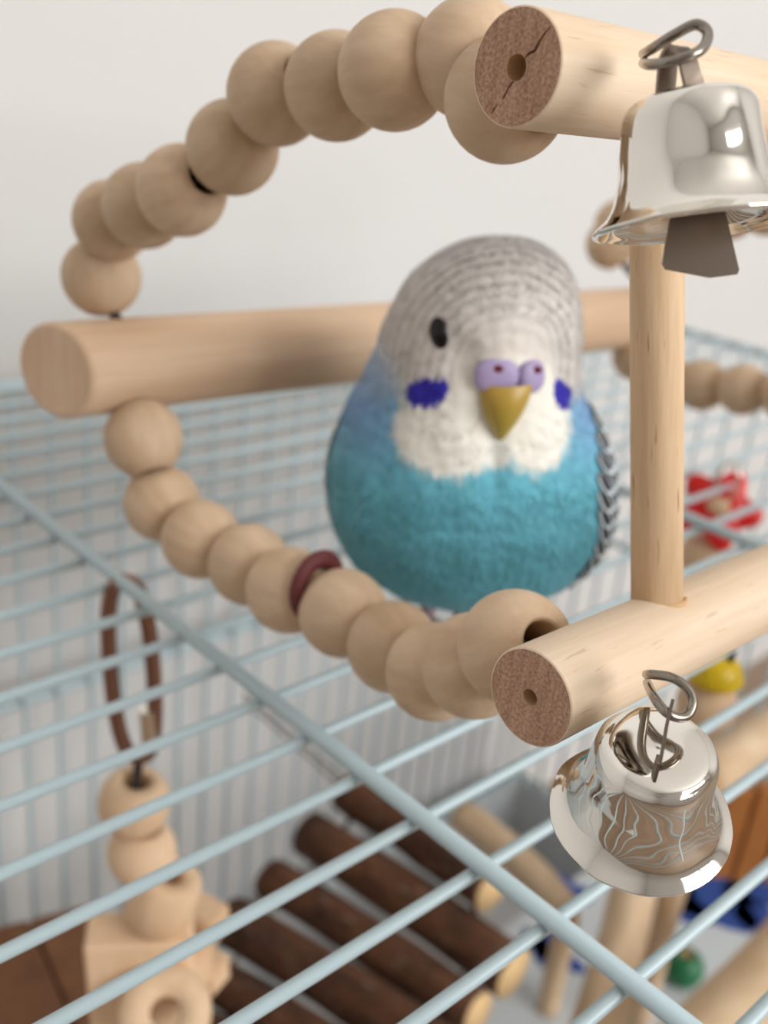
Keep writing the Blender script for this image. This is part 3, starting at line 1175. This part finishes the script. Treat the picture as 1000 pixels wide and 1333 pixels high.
for sgn in (1, -1):
    V, F, Cc = [], [], []
    edge = np.array(lin((226, 238, 246)))
    cent = np.array(lin((22, 24, 30)))
    a_in = 54 if sgn > 0 else 90
    for zi in np.arange(54, 17, -3.0):
        for ai in np.arange(a_in + max(0, zi - 44) * 2.2 + max(0, (24 - zi)) * 1.4, 162, 6.2):
            a = R_(ai + (2.7 if int(zi * 10) % 2 else 0) + random.uniform(-1, 1)) * sgn
            c = surf_ang(zi, a, 0.5)
            c2 = surf_ang(zi - 2, a + R_(2.2) * sgn, 0.6)
            d_ = (c2 - c) / np.linalg.norm(c2 - c)
            s_ = surf_ang(zi, a + 0.05, 0.5) - surf_ang(zi, a - 0.05, 0.5)
            s_ /= np.linalg.norm(s_)
            n_ = np.cross(s_, d_)
            if (n_ * (c - np.array([0, 0, zi]))).sum() < 0:
                n_ = -n_
            feather_card(c, d_, s_, n_, 5.2, 2.1, V, F, Cc, edge, cent)
    me = mesh('wing', V, F)
    set_vcol(me, np.array(Cc))
    wo = obj('wing', me, M['feather'], bird)
    # long flight feathers running to the tail
    V, F, Cc = [], [], []
    for k in range(7):
        a = R_(120 + k * 7) * sgn
        c = surf_ang(30 - k, a, 0.9)
        tipv = np.array([sgn * (6 - k * 0.6), 52 + k * 2.2, 15.0 - k * 0.3])
        d_ = tipv - c
        ln_ = np.linalg.norm(d_)
        d_ /= ln_
        n_ = np.array([sgn * 0.6, 0.3, 0.75])
        s_ = np.cross(n_, d_)
        s_ /= np.linalg.norm(s_)
        feather_card(c, d_, s_, n_, ln_, 2.4, V, F, Cc, np.array(lin((150, 160, 168))), np.array(lin((60, 66, 74))))
    me = mesh('flight_feathers', V, F)
    set_vcol(me, np.array(Cc))
    obj('flight_feathers', me, M['feather'], wo)
# tail
V, F, Cc = [], [], []
for k in range(-3, 4):
    c = np.array([k * 1.3, 17 + abs(k), 17.0])
    tipv = np.array([k * 2.0, 78 - abs(k) * 8, 14.0 + abs(k) * 0.4])
    d_ = tipv - c
    ln_ = np.linalg.norm(d_)
    d_ /= ln_
    s_ = np.array([1.0, 0, 0])
    n_ = np.cross(s_, d_)
    feather_card(c, d_, s_, n_, ln_, 2.6, V, F, Cc, np.array(lin((60, 110, 170))), np.array(lin((34, 62, 120))))
me = mesh('tail', V, F)
set_vcol(me, np.array(Cc))
obj('tail', me, M['feather'], bird)
# legs and feet
M['foot'] = plain('foot_skin', (150, 132, 140), 0.6, bump=0.4, bscale=1500)
for sgn in (-1, 1):
    x = sgn * 7.0 + 1.0
    V, F = [], []
    def limb(ps, rr):
        v, f = tube(spline(ps, 4), rr / 1000, 8)
        b0 = len(V)
        V.extend(v)
        F.extend([tuple(b0 + i for i in g) for g in f])
    hip = BM @ Vector((x / 1000, 0.003, 0.020))
    heel = Vector((hip.x, hip.y, TH + 0.0016))
    loc_ = lambda q: BMI @ q
    limb([loc_(hip), loc_(hip.lerp(heel, .55) + Vector((.001, .001, 0))), loc_(heel)], 1.5)
    for ax_, ay_ in ((-0.006, -0.007), (0.001, -0.0095), (-0.003, 0.0085), (0.005, 0.007)):
        tip = heel + Vector((ax_, ay_, -0.0007))
        limb([loc_(heel), loc_(heel.lerp(tip, .5) + Vector((0, 0, 0.0004))), loc_(tip)], 0.9)
    obj('foot', mesh('foot', V, F), M['foot'], bird)

# ------------------------------------------------------------------ hanging toy inside the cage
def hang_x(u, v, d):
    return P(u, v, d)


def dt(v):
    return (0.2243 + (v - 770) / 453 * 0.0397) / DSC


def at_t(u, v):
    return P(u, v, dt(v))


hx = at_t(166, 775)
toy = thing('hanging_toy', 'wooden block and bead toy hung from the roof wires by a metal link', 'toy', at_t(205, 1330))
link = []
lc, ldir = at_t(172, 876), (at_t(182, 990) - at_t(163, 760))
for i in range(28):
    a = 2 * math.pi * i / 28
    sxx, szz = math.cos(a), math.sin(a)
    link.append(lc + Vector((RGT * 0.0048 * math.copysign(abs(sxx) ** .7, sxx)).tolist()) - ldir * 0.5 * math.copysign(abs(szz) ** .85, szz))
V, F = tube(link, 0.0018, 10, closed=True)
obj('link', mesh('link', V, F), M['copper'], toy)
V, F, _ = lathe([(0, -.005), (.0025, -.005), (.0025, .004), (.0018, .005), (0, .005)], 6)
obj('screw_sleeve', mesh('screw_sleeve', V, F, smooth=False), M['chrome'], toy, at_t(182, 945) + Vector((RGT * 0.0022).tolist()), align(ldir))
V, F = tube([at_t(181, 985), at_t(176, 1040), at_t(186, 1108), at_t(210, 1168), at_t(200, 1250), at_t(205, 1330)], 0.0012, 8)
obj('cord', mesh('cord', V, F), M['cord'], toy)


def ring_bead(rad, half, hole):
    a0 = math.asin(min(.98, half / rad))
    prof = [(rad * math.cos(-a0 + 2 * a0 * i / 18), rad * math.sin(-a0 + 2 * a0 * i / 18)) for i in range(19)]
    prof = [(hole, -half)] + prof + [(hole, half)]
    V, F, Mi = lathe(prof, 36, [0] * (len(prof) - 1) + [1], closed=True)
    return mesh('bead', V, F, Mi)


obj('bead', ring_bead(0.0086, 0.0066, 0.0032), [M['toy'], M['hole']], toy, at_t(175, 1044), (0.1, 0.05, 0))
obj('bead', ring_bead(0.0083, 0.0062, 0.0030), [M['toy'], M['hole']], toy, at_t(185, 1108), (-0.1, 0.1, 0))
V, F, Mi = lathe([(0.003, -.0068), (.0072, -.0068), (.0082, -.006), (.0085, 0), (.0082, .006), (.0072, .0068), (.003, .0068)], 32, [0, 0, 0, 0, 0, 0, 1], closed=True)
obj('barrel', mesh('barrel', V, F, Mi), [M['toy'], M['hole']], toy, at_t(212, 1166), (0.15, 0.25, 0))
# notched block: cross-shaped plate
def notched(sz, th, notch):
    s, q = sz / 2, notch / 2
    outl = [(-s, -s), (-q, -s), (-q, -s + .007), (q, -s + .007), (q, -s), (s, -s), (s, -q), (s - .007, -q), (s - .007, q), (s, q), (s, s), (q, s), (q, s - .007),
            (-q, s - .007), (-q, s), (-s, s), (-s, q), (-s + .007, q), (-s + .007, -q), (-s, -q)]
    k = len(outl)
    V = [(a, -th / 2, b) for a, b in outl] + [(a, th / 2, b) for a, b in outl]
    F = [tuple(range(k))[::-1], tuple(range(k, 2 * k))] + [(i, (i + 1) % k, k + (i + 1) % k, k + i) for i in range(k)]
    F = [f[::-1] for f in F]
    me = mesh('block', V, F, smooth=False)
    bm = bmesh.new()
    bm.from_mesh(me)
    bmesh.ops.recalc_face_normals(bm, faces=bm.faces)
    bmesh.ops.bevel(bm, geom=[e for e in bm.edges], offset=0.0008, segments=2, affect='EDGES')
    bm.to_mesh(me)
    bm.free()
    return me


obj('block', box(0.026, 0.012, 0.036, 0.0012, 3), M['toy'], toy, P(186, 1276, dt(1276) - 0.002), (0, R_(-3), YAW + R_(10)))
obj('block', notched(0.028, 0.010, 0.010), M['toy'], toy, P(238, 1262, dt(1262) + 0.006), (0, R_(-4), YAW + R_(62)))
o = obj('ring', ring_bead(0.0112, 0.004, 0.0036), [M['toy'], M['hole']], toy, P(215, 1320, dt(1320) - 0.016), align(-(P(215, 1320, 1) - Vector((0, 0, H))) + Vector((0, 0, .2))))

# ------------------------------------------------------------------ branch bridge
bridge = thing('branch_bridge', 'bridge of dark bark covered sticks wired side by side inside the cage', 'perch', (0.26, 0.2, -0.22))
def stick(name, a, b, rad, par, bark, cut, seed, bend=0.0):
    a, b = Vector(a), Vector(b)
    ln = (b - a).length
    n, k = 18, 10
    V, F, Mi = [], [], []
    for j in range(k + 1):
        t = j / k
        ox = math.sin(t * math.pi) * bend * ln
        for i in range(n):
            an_ = 2 * math.pi * i / n
            q = rad * (1 + 0.10 * mnoise.noise(Vector((math.cos(an_) * 1.4 + seed, math.sin(an_) * 1.4, t * 4))))
            V.append((q * math.cos(an_) + ox, q * math.sin(an_), ln * t))
    for j in range(k):
        for i in range(n):
            F.append((j * n + i, j * n + (i + 1) % n, (j + 1) * n + (i + 1) % n, (j + 1) * n + i))
            Mi.append(0)
    F.append(tuple(range(n))[::-1])
    F.append(tuple(k * n + i for i in range(n)))
    Mi += [1, 1]
    me = mesh(name, V, F, Mi)
    return obj(name, me, [bark, cut], par, a, align(b - a))


logs = [((452, 1032, .345), (640, 1160, .300)), ((402, 1084, .335), (668, 1268, .285)), ((352, 1143, .325), (622, 1322, .275)),
        ((300, 1198, .315), (580, 1378, .265)), ((258, 1262, .305), (520, 1430, .255)), ((215, 1322, .295), (470, 1480, .245))]
ends = []
for i, (a, b) in enumerate(logs):
    pa_, pb_ = P(*a), P(*b)
    ends.append((pa_, pb_))
    stick('branch', pa_, pb_, 0.0080 + 0.0010 * (i % 2), bridge, M['bark'], M['cut'], i * 3.3, 0.01)
for t in (0.12, 0.86):
    V, F = tube([a.lerp(b, t) for a, b in ends], 0.001, 6)
    obj('binding_wire', mesh('binding_wire', V, F), M['steel'], bridge)
# wires that hook the bridge to the barred wall, and props under its near end
for t in (0.06, 0.5):
    pt = ends[0][0].lerp(ends[0][1], t)
    V, F = tube([pt, Vector((pt.x, CY1 - 0.004, pt.z + 0.004))], 0.0007, 6)
    obj('wall_hook', mesh('wall_hook', V, F), M['steel'], bridge)
for t in (0.3, 0.9):
    pt = ends[5][0].lerp(ends[5][1], t)
    V, F = tube([pt, Vector((pt.x, pt.y, CZ0 + 0.0072))], 0.004, 8)
    obj('prop', mesh('prop', V, F), M['bark'], bridge)

# ------------------------------------------------------------------ other things in the cage
pb = P(-8, 1375, .265)
hut = thing('nest_hut', 'dark brown wooden board hut standing low in the cage corner', 'hut', (pb.x, pb.y, CZ0 + 0.0072))
hr = YAW + R_(35)
for k in range(4):
    obj('roof_board', box(0.024, 0.10, 0.008, 0.0012), M['brown'], hut,
        pb + Vector((math.cos(hr), math.sin(hr), -0.12)) * (0.0245 * (k - 1.5)), (0, R_(7), hr))
wallh = pb.z - 0.014 - (CZ0 + 0.0072)
for s in (-1, 1):
    obj('hut_wall', box(0.008, 0.09, wallh, 0.001), M['brown'], hut,
        (pb.x + s * 0.04 * math.cos(hr), pb.y + s * 0.04 * math.sin(hr), CZ0 + 0.0072 + wallh / 2), (0, 0, hr))

# stripped branch perches
def branch_thing(label, a, b, rad, seed, bend=0.02):
    a, b = P(*a), P(*b)
    t = thing('branch_perch', label, 'perch', a if a.z < b.z else b, group=None)
    stick('limb', a, b, rad, t, M['branch'], M['cut'], seed, bend)
    return t, a, b


t, a, b = branch_thing('upright stripped pale branch standing on the grey shelf', (835, 1100, .36), (745, 1420, .30), 0.0095, 1.0, 0.03)
stick('foot_limb', b, Vector((b.x, b.y, SHZ)), 0.0095, t, M['branch'], M['cut'], 2.0)
t, a, b = branch_thing('thick stripped pale branch slanting towards the cage side', (1060, 1190, .34), (840, 1420, .27), 0.012, 4.0, 0.02)
stick('foot_limb', b, Vector((b.x, b.y, SHZ)), 0.011, t, M['branch'], M['cut'], 6.0)
t, a, b = branch_thing('pale forked branch beside the bark stick bridge', (600, 1060, .40), (740, 1190, .36), 0.0075, 8.0, 0.05)
stick('foot_limb', b, Vector((b.x, b.y, SHZ)), 0.005, t, M['branch'], M['cut'], 9.0)
t, a, b = branch_thing('short pale branch below the yellow bead toy', (915, 1020, .33), (1040, 930, .37), 0.009, 11.0, 0.02)
stick('foot_limb', a, Vector((a.x, a.y, SHZ)), 0.005, t, M['branch'], M['cut'], 12.0)

# orange brown slatted panel at the right
pp = P(985, 1085, .34)
panel = thing('slat_panel', 'orange brown wooden panel of upright slats hung from the cage roof', 'panel', pp - Vector((0, 0, 0.022)))
for k in range(5):
    o_ = Vector((RGT[0], RGT[1], 0)) * (0.0115 * (k - 1))
    obj('slat', box(0.0100, 0.006, 0.044 + 0.003 * (k % 2), 0.001), M['orange'], panel, pp + o_, (0, 0, YAW))
o_ = Vector((RGT[0], RGT[1], 0)) * 0.0115 + Vector((FWD[0], FWD[1], 0)) * 0.009
obj('rail', box(0.058, 0.006, 0.010, 0.001), M['brown'], panel, pp + o_ + Vector((0, 0, .008)), (0, 0, YAW))
qq = pp + o_ * 2
V, F = tube([qq + Vector((0, 0, .008)), Vector((qq.x, min(ys, key=lambda q: abs(q - qq.y)), 0))], 0.0005, 6)
obj('cord', mesh('cord', V, F), M['cord'], panel)

# red flower toy under the roof
pf = P(935, 662, .262)
rt = thing('flower_toy', 'red plastic flower bead hung under the cage roof', 'toy', pf)
fr_ = align((P(935, 664, 1) - Vector((0, 0, H))) * -1 + Vector((0, 0, .35)))
V, F = [], []
n = 60
for zz, kk in ((-.003, .92), (-.0015, 1.0), (.0015, 1.0), (.003, .92)):
    for i in range(n):
        a = 2 * math.pi * i / n
        rr = (0.0112 + 0.0022 * math.cos(5 * a)) * kk
        V.append((rr * math.cos(a), rr * math.sin(a), zz))
for j in range(3):
    for i in range(n):
        F.append((j * n + i, j * n + (i + 1) % n, (j + 1) * n + (i + 1) % n, (j + 1) * n + i))
F += [tuple(range(n))[::-1], tuple(3 * n + i for i in range(n))]
obj('petals', mesh('petals', V, F), M['red'], rt, pf, fr_)
V, F = ellipsoid(.0036, .0036, .0028)
obj('flower_centre', mesh('flower_centre', V, F), M['toy'], rt, pf + fr_ @ Vector((0, 0, .003)))
obj('bead', ring_bead(0.0085, 0.0066, 0.0026), [M['toy'], M['hole']], rt, pf + Vector((0, 0, -.0165)))
wy = min(ys, key=lambda q: abs(q - pf.y))
lk = [Vector((pf.x + 0.003 * math.cos(2 * math.pi * i / 20), wy + 0.0, 0.004 + 0.0065 * math.sin(2 * math.pi * i / 20))) for i in range(20)]
lk = [Vector((pf.x, wy + 0.0036 * math.cos(2 * math.pi * i / 20), 0.0018 + 0.0065 * math.sin(2 * math.pi * i / 20))) for i in range(20)]
V, F = tube(lk, 0.0007, 8, closed=True)
obj('link', mesh('link', V, F), M['chrome'], rt)
V, F = tube([Vector((pf.x, wy, -0.004)), pf + Vector((0, 0, -.024))], 0.0008, 6)
obj('cord', mesh('cord', V, F), M['cord'], rt)

# yellow capped bead toy
py_ = P(925, 896, .192)
yt = thing('bead_toy', 'wooden bead toy with a yellow plastic cap hung inside the cage', 'toy', py_ - Vector((0, 0, .012)))
obj('bead', ring_bead(0.0068, 0.0055, 0.002), [M['toy'], M['hole']], yt, py_ - Vector((0, 0, .004)))
V, F, _ = lathe([(.0014, .0055), (.0034, .005), (.0055, .0032), (.0066, 0.0), (.006, -.001), (.0014, 0.0)], 32, closed=True)
obj('cap', mesh('cap', V, F), M['yellow'], yt, py_ + Vector((0, 0, .0035)))
wy = min(ys, key=lambda q: abs(q - py_.y))
V, F = tube([Vector((py_.x, wy, 0)), py_ - Vector((0, 0, .012))], 0.0007, 6)
obj('cord', mesh('cord', V, F), M['cord'], yt)

# green ball on the tray
pg = floor_pt(890, 1258, SHZ + 0.0085)
gb = ring_bead(0.0095, 0.008, 0.003)
tag(obj('toy_ball', gb, [M['green'], M['hole']], None, (pg.x, pg.y, SHZ + 0.0082)), 'small dark green drilled ball lying on the grey shelf', 'ball')
